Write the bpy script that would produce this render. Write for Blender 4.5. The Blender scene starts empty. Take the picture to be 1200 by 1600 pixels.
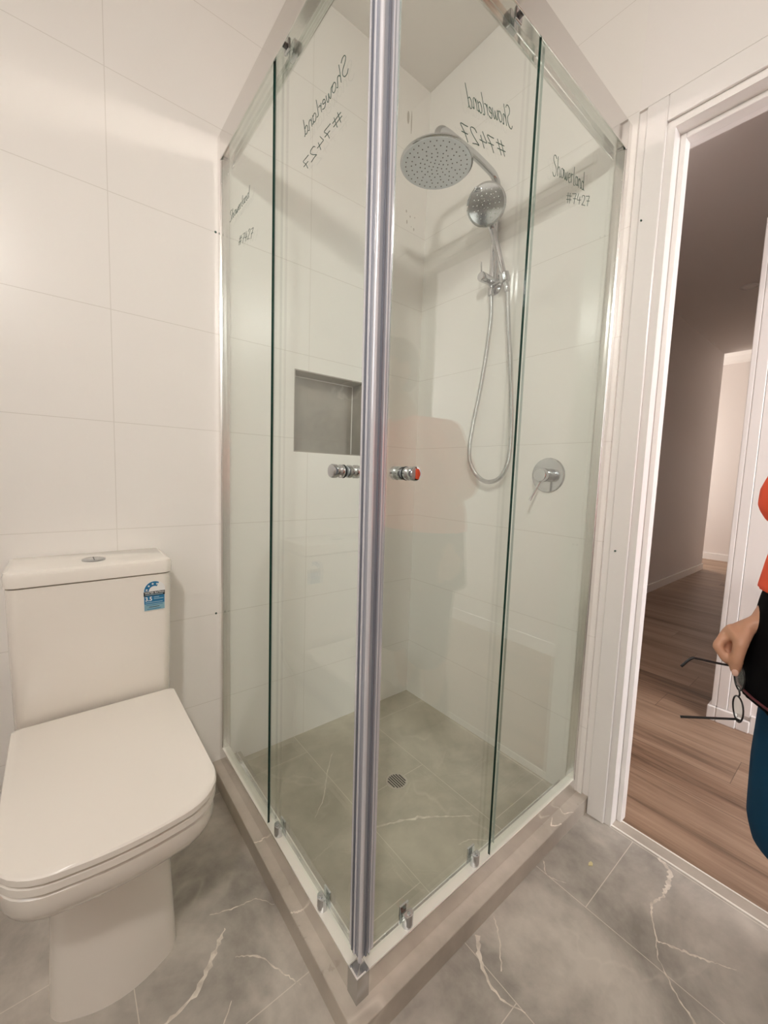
import bpy, bmesh, math, random
from mathutils import Vector, Matrix
random.seed(7)
S = bpy.context.scene
COL = S.collection
PI = math.pi

# ------------------------------------------------------------------ camera
CAM = Vector((-1.2886, -1.3605, 1.0324)); YAW, PITCH, ROLL, FPX = 0.8892, -0.0934, 0.0341, 631.67
fw = Vector((math.cos(PITCH)*math.cos(YAW), math.cos(PITCH)*math.sin(YAW), math.sin(PITCH)))
rt0 = Vector((math.sin(YAW), -math.cos(YAW), 0)); up0 = rt0.cross(fw)
rt = math.cos(ROLL)*rt0 + math.sin(ROLL)*up0
up = -math.sin(ROLL)*rt0 + math.cos(ROLL)*up0
cd = bpy.data.cameras.new('camera'); cam = bpy.data.objects.new('camera', cd); COL.objects.link(cam)
cd.sensor_fit = 'VERTICAL'; cd.sensor_height = 24.0; cd.lens = FPX/1600*24.0; cd.clip_start = 0.02
M = Matrix((rt, up, -fw)).transposed().to_4x4(); M.translation = CAM
cam.matrix_world = M
S.camera = cam

# ------------------------------------------------------------------ world, light, exposure
W = bpy.data.worlds.new('world'); S.world = W; W.use_nodes = True
W.node_tree.nodes['Background'].inputs[0].default_value = (0.75, 0.85, 1.0, 1)
W.node_tree.nodes['Background'].inputs[1].default_value = 0.25
def area(name, loc, target, sx, sy, power, color):
    l = bpy.data.lights.new(name, 'AREA'); l.shape = 'RECTANGLE'; l.size = sx; l.size_y = sy; l.energy = power; l.color = color
    o = bpy.data.objects.new(name, l); COL.objects.link(o); o.location = loc
    o.rotation_euler = (Vector(target)-Vector(loc)).to_track_quat('-Z', 'Y').to_euler(); return o
GLOBE_POWER = 115.0                                                              # emission of the globe of the wall lamp
spot = bpy.data.lights.new('wall_light_beam', 'SPOT'); spot.energy = 42.0; spot.color = (1.0, 0.945, 0.89); spot.spot_size = math.radians(112); spot.spot_blend = 1.0; spot.shadow_soft_size = 0.07
so = bpy.data.objects.new('wall_light_beam', spot); COL.objects.link(so); so.location = (-1.72, -1.735, 2.145)
so.rotation_euler = (Vector((-0.10, -0.46, 0.98))-so.location).to_track_quat('-Z', 'Y').to_euler()
area('fill_bathroom_window', (-2.36, -1.05, 1.75), (0, -1.05, 1.2), 0.9, 0.8, 2.0, (1.0, 0.97, 0.95))  # soft fill light, added together with the unseen bathroom window
area('daylight_hall_window', (0.55, -3.44, 1.4), (0.55, 0, 1.2), 0.75, 1.3, 40.0, (0.93, 0.95, 1.0))
area('daylight_living_window', (5.45, 2.02, 1.3), (5.45, 0, 0.6), 0.8, 1.6, 52.0, (1.0, 0.965, 0.93))
S.view_settings.view_transform = 'Standard'; S.view_settings.look = 'None'
S.view_settings.exposure = 0.3; S.view_settings.gamma = 1.0; S.view_settings.use_curve_mapping = False
S.cycles.transparent_max_bounces = 32; S.cycles.max_bounces = 14; S.cycles.diffuse_bounces = 8; S.cycles.glossy_bounces = 6
S.cycles.use_denoising = True; S.cycles.sample_clamp_indirect = 60.0; S.cycles.blur_glossy = 0.15

# ------------------------------------------------------------------ materials
def mat(name, color, rough=0.5, metal=0.0, **kw):
    m = bpy.data.materials.new(name); m.use_nodes = True; b = m.node_tree.nodes['Principled BSDF']
    b.inputs['Base Color'].default_value = (*color, 1); b.inputs['Roughness'].default_value = rough; b.inputs['Metallic'].default_value = metal
    for k, v in kw.items(): b.inputs[k.replace('_', ' ')].default_value = v
    return m
class NT:
    """tiny node-graph helper"""
    def __init__(s, m): s.t = m.node_tree; s.n = s.t.nodes; s.b = s.n['Principled BSDF']
    def new(s, typ, **kw):
        x = s.n.new(typ)
        for k, v in kw.items(): setattr(x, k, v)
        return x
    def link(s, a, b): s.t.links.new(a, b)
    def math(s, op, a, b=None, c=None):
        x = s.new('ShaderNodeMath', operation=op)
        for i, v in enumerate((a, b, c)):
            if v is None: continue
            if isinstance(v, (int, float)): x.inputs[i].default_value = v
            else: s.link(v, x.inputs[i])
        return x.outputs[0]
    def mix(s, f, a, b):
        x = s.new('ShaderNodeMix', data_type='RGBA')
        for sock, v in ((x.inputs[0], f), (x.inputs[6], a), (x.inputs[7], b)):
            if isinstance(v, (int, float)): sock.default_value = v
            elif isinstance(v, tuple): sock.default_value = (*v, 1)
            else: s.link(v, sock)
        return x.outputs[2]
    def noise(s, vec, scale, detail=4, rough=0.5, dist=0.0):
        x = s.new('ShaderNodeTexNoise'); x.inputs['Scale'].default_value = scale; x.inputs['Detail'].default_value = detail
        x.inputs['Roughness'].default_value = rough; x.inputs['Distortion'].default_value = dist
        s.link(vec, x.inputs['Vector']); return x.outputs[0], x.outputs[1]
    def ramp(s, f, pts):
        x = s.new('ShaderNodeValToRGB'); e = x.color_ramp.elements
        while len(e) < len(pts): e.new(0.5)
        for el, (p, c) in zip(e, pts): el.position = p; el.color = (*c, 1) if isinstance(c, tuple) else (c, c, c, 1)
        s.link(f, x.inputs[0]); return x.outputs[0]
    def line(s, coord, phase, period, half):
        """1 on joints at phase + k*period, half-width half"""
        f = s.math('FRACT', s.math('ADD', s.math('DIVIDE', s.math('SUBTRACT', coord, phase), period), 0.5))
        d = s.math('MULTIPLY', s.math('ABSOLUTE', s.math('SUBTRACT', f, 0.5)), period)
        return s.math('LESS_THAN', d, half)
    def bump(s, h, strength=0.3, dist=0.002):
        x = s.new('ShaderNodeBump'); x.inputs['Strength'].default_value = strength; x.inputs['Distance'].default_value = dist
        s.link(h, x.inputs['Height']); s.link(x.outputs[0], s.b.inputs['Normal'])
def pos(g):
    p = g.new('ShaderNodeNewGeometry').outputs['Position']; x = g.new('ShaderNodeSeparateXYZ'); g.link(p, x.inputs[0]); return p, x.outputs

def tile_mat(name, axis, phase, period):
    m = mat(name, (0.80, 0.775, 0.735), 0.28); g = NT(m); p, xyz = pos(g)
    j = g.math('MAXIMUM', g.line(xyz[axis], phase, period, 0.0009), g.line(xyz[2], 0.2512, 0.3, 0.0009))
    n, _ = g.noise(p, 1.7, 3)
    base = g.mix(n, (0.79, 0.765, 0.725), (0.815, 0.79, 0.75))
    g.link(g.mix(j, base, (0.66, 0.63, 0.58)), g.b.inputs['Base Color'])
    n2, _ = g.noise(p, 5.0, 2)
    g.bump(g.math('SUBTRACT', g.math('MULTIPLY', n2, 0.25), j), 0.35, 0.0012)
    return m
M_tileA = tile_mat('white_wall_tile_left', 0, -0.56, 0.6)
M_tileB = tile_mat('white_wall_tile_right', 1, -1.02, 1.2)
M_paint = mat('white_paint', (0.80, 0.77, 0.74), 0.55)
M_ceil = mat('ceiling_paint', (0.82, 0.79, 0.755), 0.7)
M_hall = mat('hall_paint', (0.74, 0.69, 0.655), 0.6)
M_gloss = mat('white_gloss_paint', (0.80, 0.775, 0.75), 0.25)

def stone_mat(name, c0, c1, joints=None, rough=0.38, vein=0.35, jc=(0.80, 0.74, 0.65)):
    m = mat(name, c0, rough); g = NT(m); p, xyz = pos(g)
    n1, _ = g.noise(p, 2.6, 6, 0.6, 0.6); n2, _ = g.noise(p, 14, 5, 0.62)
    f = g.math('ADD', g.math('MULTIPLY', n1, 0.75), g.math('MULTIPLY', n2, 0.25))
    base = g.ramp(f, [(0.39, c0), (0.62, c1)])
    n3, col = g.noise(p, 1.6, 4, 0.55, 1.2)
    warp = g.new('ShaderNodeVectorMath', operation='MULTIPLY_ADD'); g.link(col, warp.inputs[0]); warp.inputs[1].default_value = (0.5, 0.5, 0.5); g.link(p, warp.inputs[2])
    v = g.new('ShaderNodeTexVoronoi', feature='DISTANCE_TO_EDGE'); v.inputs['Scale'].default_value = 2.1; g.link(warp.outputs[0], v.inputs['Vector'])
    vein_f = g.ramp(v.outputs['Distance'], [(0.0, 1.0), (0.022, 0.0)])
    n4, _ = g.noise(p, 3.1, 2); mask = g.ramp(n4, [(0.45, 0.0), (0.62, 1.0)])
    vf = g.math('MULTIPLY', g.math('MULTIPLY', vein_f, mask), vein)
    base = g.mix(vf, base, (0.80, 0.74, 0.655))
    if joints:
        (px, pw), (py, ph) = joints
        row = g.math('FLOOR', g.math('DIVIDE', g.math('SUBTRACT', xyz[0], px), pw))
        yy = g.math('ADD', xyz[1], g.math('MULTIPLY', row, ph/2))
        j = g.math('MAXIMUM', g.line(xyz[0], px, pw, 0.0009), g.line(yy, py, ph, 0.0009))
        base = g.mix(g.math('MULTIPLY', j, 0.6), base, jc)
        g.bump(g.math('SUBTRACT', g.math('MULTIPLY', n2, 0.2), j), 0.3, 0.0012)
    g.link(base, g.b.inputs['Base Color'])
    g.link(g.ramp(n2, [(0.3, rough-0.06), (0.7, rough+0.08)]), g.b.inputs['Roughness'])
    return m
M_stone = stone_mat('grey_marble_tile', (0.265, 0.242, 0.212), (0.57, 0.525, 0.465), ((-0.30, 0.30), (-0.39, 0.60)), 0.38, 0.22)
M_stone2 = stone_mat('grey_marble_shower', (0.39, 0.355, 0.285), (0.58, 0.535, 0.44), ((-0.60, 0.30), (-0.41, 0.60)), 0.34, 0.3)
M_kerb = stone_mat('grey_marble_kerb', (0.355, 0.315, 0.265), (0.54, 0.485, 0.415), None, 0.32, 0.4)
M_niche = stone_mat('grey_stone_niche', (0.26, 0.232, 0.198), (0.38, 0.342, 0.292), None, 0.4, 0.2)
def vein_mat():
    m = mat('marble_vein', (0.6, 0.55, 0.47), 0.4); g = NT(m); p, xyz = pos(g)
    n, _ = g.noise(p, 38, 4, 0.6); g.link(g.ramp(n, [(0.38, (0.56, 0.51, 0.44)), (0.62, (0.80, 0.74, 0.655))]), g.b.inputs['Base Color']); return m
M_vein = vein_mat()

def wood_mat():
    m = mat('timber_floor', (0.4, 0.25, 0.15), 0.42); g = NT(m); p, xyz = pos(g)
    row = g.math('FLOOR', g.math('DIVIDE', xyz[0], 0.18))
    wn = g.new('ShaderNodeTexWhiteNoise', noise_dimensions='1D'); g.link(row, wn.inputs['W'])
    off = g.math('MULTIPLY', wn.outputs['Value'], 1.4)
    yy = g.math('ADD', xyz[1], off)
    cell = g.math('ADD', g.math('MULTIPLY', g.math('FLOOR', g.math('DIVIDE', yy, 1.4)), 3.7), g.math('MULTIPLY', row, 11.3))
    wn2 = g.new('ShaderNodeTexWhiteNoise', noise_dimensions='1D'); g.link(cell, wn2.inputs['W'])
    cv = g.new('ShaderNodeCombineXYZ'); g.link(g.math('MULTIPLY', xyz[0], 11.0), cv.inputs[0]); g.link(g.math('MULTIPLY', yy, 0.9), cv.inputs[1]); g.link(g.math('MULTIPLY', cell, 1.7), cv.inputs[2])
    n1, _ = g.noise(cv.outputs[0], 1.0, 5, 0.6, 0.5); 
    cv2 = g.new('ShaderNodeCombineXYZ'); g.link(g.math('MULTIPLY', xyz[0], 90.0), cv2.inputs[0]); g.link(g.math('MULTIPLY', yy, 4.0), cv2.inputs[1]); g.link(cell, cv2.inputs[2])
    n2, _ = g.noise(cv2.outputs[0], 1.0, 3, 0.6)
    f = g.math('ADD', g.math('MULTIPLY', n1, 0.7), g.math('MULTIPLY', n2, 0.3))
    base = g.ramp(f, [(0.36, (0.095, 0.05, 0.028)), (0.47, (0.23, 0.14, 0.088)), (0.64, (0.36, 0.245, 0.168))])
    tint = g.mix(g.math('MULTIPLY', wn2.outputs['Value'], 0.35), base, (0.42, 0.29, 0.20))
    j = g.math('MAXIMUM', g.line(xyz[0], 0.0, 0.18, 0.0012), g.line(yy, 0.0, 1.4, 0.0012))
    g.link(g.mix(g.math('MULTIPLY', j, 0.6), tint, (0.06, 0.035, 0.02)), g.b.inputs['Base Color'])
    return m
M_wood = wood_mat()
M_ceramic = mat('white_ceramic', (0.83, 0.785, 0.72), 0.16, 0, Coat_Weight=0.4, Coat_Roughness=0.05)
M_seat = mat('white_plastic_seat', (0.83, 0.785, 0.72), 0.24)
M_chrome = mat('chrome', (0.57, 0.58, 0.595), 0.05, 1.0)
M_chrome2 = mat('chrome_satin', (0.53, 0.54, 0.55), 0.12, 1.0)
M_alu = mat('bright_aluminium', (0.84, 0.825, 0.81), 0.20, 1.0)
M_alu_top = mat('polished_aluminium', (0.76, 0.745, 0.725), 0.11, 1.0)
M_white_alu = mat('pale_aluminium_lip', (0.88, 0.855, 0.79), 0.35, 0.25)
M_wheel = mat('grey_roller_wheel', (0.18, 0.18, 0.18), 0.3, 0.6)
M_dark = mat('dark_groove', (0.06, 0.055, 0.05), 0.6)
M_rose = mat('shower_rose_face', (0.70, 0.74, 0.79), 0.30, 0.2)
M_nozzle = mat('grey_rubber_nozzle', (0.10, 0.105, 0.115), 0.5)
M_nozzle2 = mat('pale_rubber_nozzle', (0.75, 0.75, 0.75), 0.5)
M_rubber = mat('black_rubber', (0.015, 0.02, 0.02), 0.35)
M_ink = mat('green_marker_ink', (0.03, 0.075, 0.055), 0.6)
M_dirt = mat('grey_smudge', (0.46, 0.43, 0.38), 0.7)
M_edge = mat('green_glass_edge', (0.004, 0.028, 0.020), 0.12)
M_edge2 = mat('pale_glass_edge', (0.30, 0.34, 0.31), 0.15)
def hose_mat():
    m = mat('braided_steel', (0.60, 0.605, 0.60), 0.22, 1.0); g = NT(m)
    tc = g.new('ShaderNodeTexCoord'); w = g.new('ShaderNodeTexWave'); w.inputs['Scale'].default_value = 120; w.bands_direction = 'Z'
    g.link(tc.outputs['Object'], w.inputs[0]); g.bump(w.outputs[1], 0.4, 0.001); return m
M_hose = hose_mat()
def glass_mat(name='clear_glass', tint=(0.975, 0.998, 0.986)):
    m = bpy.data.materials.new(name); m.use_nodes = True; t = m.node_tree; t.nodes.clear()
    out = t.nodes.new('ShaderNodeOutputMaterial'); mix = t.nodes.new('ShaderNodeMixShader')
    tr = t.nodes.new('ShaderNodeBsdfTransparent'); tr.inputs[0].default_value = (*tint, 1)
    gl = t.nodes.new('ShaderNodeBsdfGlossy'); gl.inputs['Roughness'].default_value = 0.0; gl.inputs[0].default_value = (0.97, 1.0, 0.98, 1)
    lw = t.nodes.new('ShaderNodeLayerWeight'); lw.inputs[0].default_value = 0.5
    pw = t.nodes.new('ShaderNodeMath'); pw.operation = 'POWER'; pw.inputs[1].default_value = 5.0
    ma = t.nodes.new('ShaderNodeMath'); ma.operation = 'MULTIPLY_ADD'; ma.inputs[1].default_value = 0.96; ma.inputs[2].default_value = 0.04
    L = t.links.new
    L(lw.outputs['Facing'], pw.inputs[0]); L(pw.outputs[0], ma.inputs[0]); L(ma.outputs[0], mix.inputs[0])
    L(tr.outputs[0], mix.inputs[1]); L(gl.outputs[0], mix.inputs[2]); L(mix.outputs[0], out.inputs[0]); return m
M_glass = glass_mat()
M_seal = mat('clear_pvc_seal', (0.37, 0.385, 0.43), 0.2, 0.3)
M_seal_hi = mat('pale_pvc_seal', (0.70, 0.70, 0.75), 0.12, 0.4)
M_seal_dk = mat('grey_pvc_seal', (0.19, 0.20, 0.24), 0.22, 0.3)
def emis(name, color, strength):
    m = bpy.data.materials.new(name); m.use_nodes = True; b = m.node_tree.nodes['Principled BSDF']
    b.inputs['Base Color'].default_value = (0.8, 0.8, 0.8, 1); b.inputs['Emission Color'].default_value = (*color, 1); b.inputs['Emission Strength'].default_value = strength; return m
M_globe = emis('lit_opal_glass', (1.0, 0.945, 0.89), GLOBE_POWER)
M_sky = emis('bright_window_pane', (0.92, 0.96, 1.0), 1.2)

# ------------------------------------------------------------------ mesh helpers
def obj(name, bm, m, parent=None, smooth=False, bevel=0.0, seg=2, kind=None, recalc=True):
    if recalc: bmesh.ops.recalc_face_normals(bm, faces=bm.faces)
    me = bpy.data.meshes.new(name); bm.to_mesh(me); bm.free()
    for mm in (m if isinstance(m, (list, tuple)) else [m]): me.materials.append(mm)
    o = bpy.data.objects.new(name, me); COL.objects.link(o)
    if smooth:
        for p in me.polygons: p.use_smooth = True
        if smooth == 'auto':
            try: me.set_sharp_from_angle(angle=math.radians(40))
            except Exception: pass
    if bevel:
        b = o.modifiers.new('bevel', 'BEVEL'); b.width = bevel; b.segments = seg; b.limit_method = 'ANGLE'; b.angle_limit = math.radians(40); b.harden_normals = False
    if parent is not None:
        o.parent = parent; o.matrix_parent_inverse = parent.matrix_world.inverted()
    if kind: o['kind'] = kind
    return o
def tag(o, label, cat=None, group=None, kind=None):
    o['label'] = label
    if cat: o['category'] = cat
    if group: o['group'] = group
    if kind: o['kind'] = kind
    return o
def thing(name, label, cat, loc, group=None):
    o = bpy.data.objects.new(name, None); COL.objects.link(o); o.location = loc; o.matrix_world = Matrix.Translation(loc)
    o.empty_display_size = 0.05
    return tag(o, label, cat, group)
def BM(): return bmesh.new()
def box(bm, x0, x1, y0, y1, z0, z1, mi=0):
    v = [bm.verts.new(c) for c in ((x0,y0,z0),(x1,y0,z0),(x1,y1,z0),(x0,y1,z0),(x0,y0,z1),(x1,y0,z1),(x1,y1,z1),(x0,y1,z1))]
    for f in ((3,2,1,0),(4,5,6,7),(0,1,5,4),(1,2,6,5),(2,3,7,6),(3,0,4,7)):
        fc = bm.faces.new([v[i] for i in f]); fc.material_index = mi
    return bm
def b1(*a): return box(BM(), *a)
def frame_of(d):
    d = Vector(d).normalized(); a = Vector((0, 0, 1)) if abs(d.z) < 0.9 else Vector((1, 0, 0))
    u = d.cross(a).normalized(); return u, d.cross(u).normalized(), d
def lathe(bm, p, d, prof, n=32, mi=0, caps=True):
    """revolve (radius, distance along d) from point p"""
    u, v, d = frame_of(d); p = Vector(p); rings = []
    for r, h in prof:
        rings.append([bm.verts.new(p + d*h + (u*math.cos(2*PI*k/n) + v*math.sin(2*PI*k/n))*max(r, 1e-5)) for k in range(n)])
    for a, b in zip(rings, rings[1:]):
        for k in range(n):
            f = bm.faces.new((a[k], a[(k+1) % n], b[(k+1) % n], b[k])); f.material_index = mi
    if caps:
        for r in (rings[0], rings[-1]):
            f = bm.faces.new(r); f.material_index = mi
    return bm
def cyl(bm, a, b, r, r2=None, n=24, mi=0):
    a, b = Vector(a), Vector(b); return lathe(bm, a, b-a, [(r, 0), (r if r2 is None else r2, (b-a).length)], n, mi)
def smooth_path(pts, k=8):
    P = [Vector(p) for p in pts]; out = []
    for i in range(len(P)-1):
        p0 = P[max(i-1, 0)]; p1 = P[i]; p2 = P[i+1]; p3 = P[min(i+2, len(P)-1)]
        for t in [j/k for j in range(k)]:
            out.append(0.5*((2*p1) + (p2-p0)*t + (2*p0-5*p1+4*p2-p3)*t*t + (3*p1-p0-3*p2+p3)*t**3))
    return out + [P[-1]]
def tube(bm, pts, r, n=12, mi=0):
    P = [Vector(p) for p in pts]; rr = r if isinstance(r, list) else [r]*len(P)
    t = (P[1]-P[0]).normalized(); u, v, _ = frame_of(t); rings = []
    for i, p in enumerate(P):
        tn = (P[min(i+1, len(P)-1)] - P[max(i-1, 0)])
        if tn.length < 1e-9: tn = t
        tn.normalize(); q = t.rotation_difference(tn); u = q @ u; v = q @ v; t = tn
        rings.append([bm.verts.new(p + (u*math.cos(2*PI*k/n) + v*math.sin(2*PI*k/n))*rr[i]) for k in range(n)])
    for a, b in zip(rings, rings[1:]):
        for k in range(n):
            f = bm.faces.new((a[k], a[(k+1) % n], b[(k+1) % n], b[k])); f.material_index = mi
    for x in (rings[0], rings[-1]):
        f = bm.faces.new(x); f.material_index = mi
    return bm
def prism(bm, poly, fn, mi=0):
    """poly: 2D points; fn(p, 0|1) -> 3D for both ends"""
    a = [bm.verts.new(fn(p, 0)) for p in poly]; b = [bm.verts.new(fn(p, 1)) for p in poly]; n = len(poly)
    for k in range(n):
        f = bm.faces.new((a[k], a[(k+1) % n], b[(k+1) % n], b[k])); f.material_index = mi
    for r in (a, b):
        f = bm.faces.new(r); f.material_index = mi
    return bm
def fillet(corners, seg=8):
    """corners: (x, y, radius) counter-clockwise -> rounded outline"""
    out = []; n = len(corners)
    for i, (x, y, r) in enumerate(corners):
        p = Vector((x, y)); a = Vector(corners[i-1][:2]); b = Vector(corners[(i+1) % n][:2])
        d1 = (a-p).normalized(); d2 = (b-p).normalized()
        if r <= 0: out.append((x, y)); continue
        ang = d1.angle(d2); L = r/math.tan(ang/2); c = p + (d1+d2).normalized()*(r/math.sin(ang/2))
        s = p + d1*L; e = p + d2*L; va = s-c; sw = va.angle_signed(e-c)
        for k in range(seg+1):
            w = -sw*k/seg; q = Vector((va.x*math.cos(w)-va.y*math.sin(w), va.x*math.sin(w)+va.y*math.cos(w)))
            out.append((c.x+q.x, c.y+q.y))
    return out
def loft(bm, rings, mi=0):
    R = [[bm.verts.new(p) for p in r] for r in rings]
    for a, b in zip(R, R[1:]):
        n = len(a)
        for k in range(n):
            f = bm.faces.new((a[k], a[(k+1) % n], b[(k+1) % n], b[k])); f.material_index = mi
    for r in (R[0], R[-1]):
        f = bm.faces.new(r); f.material_index = mi
    return bm
def text_mesh(name, body, size, m, parent, origin, ux, uy, align='LEFT', extrude=0.0002, sx=1.0, bold=0.0):
    c = bpy.data.curves.new(name, 'FONT'); c.body = body; c.size = size; c.align_x = align; c.extrude = extrude; c.resolution_u = 3; c.offset = bold
    t = bpy.data.objects.new(name+'_source', c); COL.objects.link(t)
    dg = bpy.context.evaluated_depsgraph_get(); me = bpy.data.meshes.new_from_object(t.evaluated_get(dg)); bpy.data.objects.remove(t)
    ux = Vector(ux).normalized(); uy = Vector(uy).normalized(); uz = ux.cross(uy); o0 = Vector(origin)
    for v in me.vertices: v.co = o0 + ux*v.co.x*sx + uy*v.co.y + uz*v.co.z
    me.materials.clear(); me.materials.append(m)
    o = bpy.data.objects.new(name, me); COL.objects.link(o)
    if parent is not None: o.parent = parent; o.matrix_parent_inverse = parent.matrix_world.inverted()
    return o

# ------------------------------------------------------------------ dimensions (metres)
A_, B_ = 0.8795, 0.824          # outer faces of the screen on the left and right wall
ZT, ZK, ZF, ZC = 2.022, 0.030, -0.022, 2.64
XW, YW = -2.42, -1.92           # far bathroom walls
DY0, DY1, DZ = -0.905, -1.662, 1.985   # door opening
NX0, NX1, NZ0, NZ1, ND = -0.617, -0.305, 1.103, 1.396, 0.085

# ------------------------------------------------------------------ the setting
bm = BM()
box(bm, XW, NX0, 0, 0.12, -0.1, ZC); box(bm, NX1, 0.0, 0, 0.12, -0.1, ZC); box(bm, NX0, NX1, 0, 0.12, -0.1, NZ0); box(bm, NX0, NX1, 0, 0.12, NZ1, ZC)
wall_left = obj('wall_left', bm, M_tileA, kind='structure')
bm = BM(); t = 0.004
box(bm, NX0, NX1, ND, ND+t, NZ0, NZ1); box(bm, NX0, NX0+t, 0.0005, ND, NZ0, NZ1); box(bm, NX1-t, NX1, 0.0005, ND, NZ0, NZ1)
box(bm, NX0+t, NX1-t, 0.0005, ND, NZ1-t, NZ1); box(bm, NX0+t, NX1-t, 0.0005, ND, NZ0, NZ0+t)
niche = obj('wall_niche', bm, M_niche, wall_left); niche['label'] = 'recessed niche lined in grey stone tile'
bm = BM()
for (x0, x1, z0, z1) in ((NX1-t-0.003, NX1-t, NZ0+t, NZ1-t), (NX0+t, NX1-t, NZ1-t-0.003, NZ1-t)):
    box(bm, x0, x1, ND-0.003, ND, z0, z1)
obj('grout_line', bm, M_gloss, niche)
bm = BM()
for x, z in ((-0.886, 1.752), (-0.890, 0.552)):
    lathe(bm, (x, 0.0005, z), (0, -1, 0), [(0.0035, 0), (0.0035, 0.001)], 10)
obj('marker_dot', bm, M_ink, wall_left)
bm = BM()
for x, z, w, h in ((-0.128, 2.48, 0.012, 0.05), (-0.11, 2.47, 0.006, 0.09), (-0.12, 2.125, 0.006, 0.012), (-0.098, 2.112, 0.005, 0.009), (-0.072, 2.118, 0.004, 0.006), (-0.115, 2.085, 0.006, 0.016), (-0.075, 2.07, 0.006, 0.012), (-0.09, 2.075, 0.003, 0.005)):
    lathe(bm, (x, 0.0004, z), (0, -1, 0), [(1, 0), (1, 0.0008)], 10)
    bmesh.ops.scale(bm, vec=(w*0.5, 1, h*0.5), space=Matrix.Translation((-x, 0, -z)), verts=bm.verts[-20:])
obj('wall_smudge', bm, M_dirt, wall_left)

bm = BM()
box(bm, 0, 0.10, DY0+0.0, 0, -0.1, ZC); box(bm, 0, 0.10, YW-0.1, DY1, -0.1, ZC); box(bm, 0, 0.10, DY1, DY0, DZ, ZC); box(bm, -0.0085, 0.0, YW, -0.8381, DZ+0.0622, ZC)
wall_right = obj('wall_right', bm, M_paint, kind='structure')
bm = BM(); box(bm, -0.0085, -0.0002, -0.838, -0.0002, -0.02, ZC-0.001); obj('wall_tile_cladding', bm, M_tileB, wall_right)
bm = BM()
for y, z in ((-0.868, 1.752), (-0.876, 0.83)): lathe(bm, (-0.0105, y, z), (-1, 0, 0), [(0.0022, 0), (0.0022, 0.004)], 10)
obj('marker_dot', bm, M_ink, wall_right)
# bathroom wall with an added, unseen fill window, wall behind the photographer
bm = BM(); WY0, WY1, WZ0, WZ1 = -1.5, -0.6, 1.35, 2.15
box(bm, XW-0.12, XW, YW, WY0, -0.1, ZC); box(bm, XW-0.12, XW, WY1, 0.12, -0.1, ZC); box(bm, XW-0.12, XW, WY0, WY1, -0.1, WZ0); box(bm, XW-0.12, XW, WY0, WY1, WZ1, ZC)
obj('wall_back', bm, M_paint, kind='structure')
obj('wall_front', b1(XW-0.12, 0.0, YW-0.1, YW, -0.1, ZC), M_paint, kind='structure')
win = obj('fill_window_1', b1(XW-0.11, XW-0.10, WY0, WY1, WZ0, WZ1), M_sky, kind='structure')  # glowing pane of the window added for fill
bm = BM(); w = 0.04
for y0, y1, z0, z1 in ((WY0, WY1, WZ0, WZ0+w), (WY0, WY1, WZ1-w, WZ1), (WY0, WY0+w, WZ0+w, WZ1-w), (WY1-w, WY1, WZ0+w, WZ1-w), (-1.07, -1.03, WZ0+w, WZ1-w)): box(bm, XW-0.095, XW-0.06, y0, y1, z0, z1)
obj('window_frame', bm, M_white_alu, win)

# floors
def ribbon(bm, pts, z, mi, rnd):
    P = smooth_path([(x, y, z) for x, y, w in pts], 9); Wd = []
    for i in range(len(pts)-1):
        for j in range(9): Wd.append(pts[i][2] + (pts[i+1][2]-pts[i][2])*j/9)
    Wd.append(pts[-1][2]); L = []
    for i, p in enumerate(P):
        tn = (P[min(i+1, len(P)-1)]-P[max(i-1, 0)]).normalized(); nn = Vector((-tn.y, tn.x, 0))
        a = Wd[i]*(0.12+rnd.random()*0.55); b = Wd[i]*(0.12+rnd.random()*0.55); p = p + nn*rnd.uniform(-.0016, .0016)
        L.append((bm.verts.new(p+nn*a), bm.verts.new(p-nn*b)))
    for a, b in zip(L, L[1:]):
        f = bm.faces.new((a[0], b[0], b[1], a[1])); f.material_index = mi
rnd = random.Random(3)
bm = BM(); box(bm, XW, 0.006, YW, 0, -0.12, ZF)
for pts in ([(0.004,-1.055,.010),(-0.02,-1.088,.012),(-0.07,-1.097,.011),(-0.112,-1.099,.006),(-0.15,-1.09,.007),(-0.188,-1.098,.005),(-0.243,-1.128,.003)],
            [(-0.243,-1.125,.003),(-0.225,-1.155,.005),(-0.204,-1.194,.006),(-0.185,-1.225,.003),(-0.165,-1.255,.001)],
            [(-0.243,-1.125,.002),(-0.281,-1.143,.0025),(-0.326,-1.191,.0035),(-0.355,-1.235,.006),(-0.42,-1.29,.003)],
            [(-0.565,-0.865,.012),(-0.60,-0.90,.010),(-0.62,-0.96,.004),(-0.60,-1.01,.003)],
            [(-0.50,-0.862,.004),(-0.53,-0.90,.004),(-0.58,-0.94,.002)],
            [(-0.27,-0.862,.003),(-0.30,-0.89,.002),(-0.28,-0.93,.001)],
            [(-1.17,-0.60,.010),(-1.10,-0.58,.014),(-1.05,-0.53,.012),(-1.02,-0.50,.002)],
            [(-1.02,-0.57,.002),(-0.98,-0.60,.004),(-0.95,-0.66,.003),(-0.93,-0.70,.002)],
            [(-1.04,-0.45,.002),(-0.99,-0.47,.003),(-0.94,-0.48,.002),(-0.91,-0.52,.001)],
            [(-1.05,-0.64,.003),(-1.12,-0.72,.004),(-1.15,-0.82,.002)]):
    ribbon(bm, pts, ZF+0.0003, 1, rnd)
obj('floor', bm, [M_stone, M_vein], kind='structure', recalc=False)
bm = BM(); box(bm, -0.86, 0, -0.815, 0, -0.03, 0.0)
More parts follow.
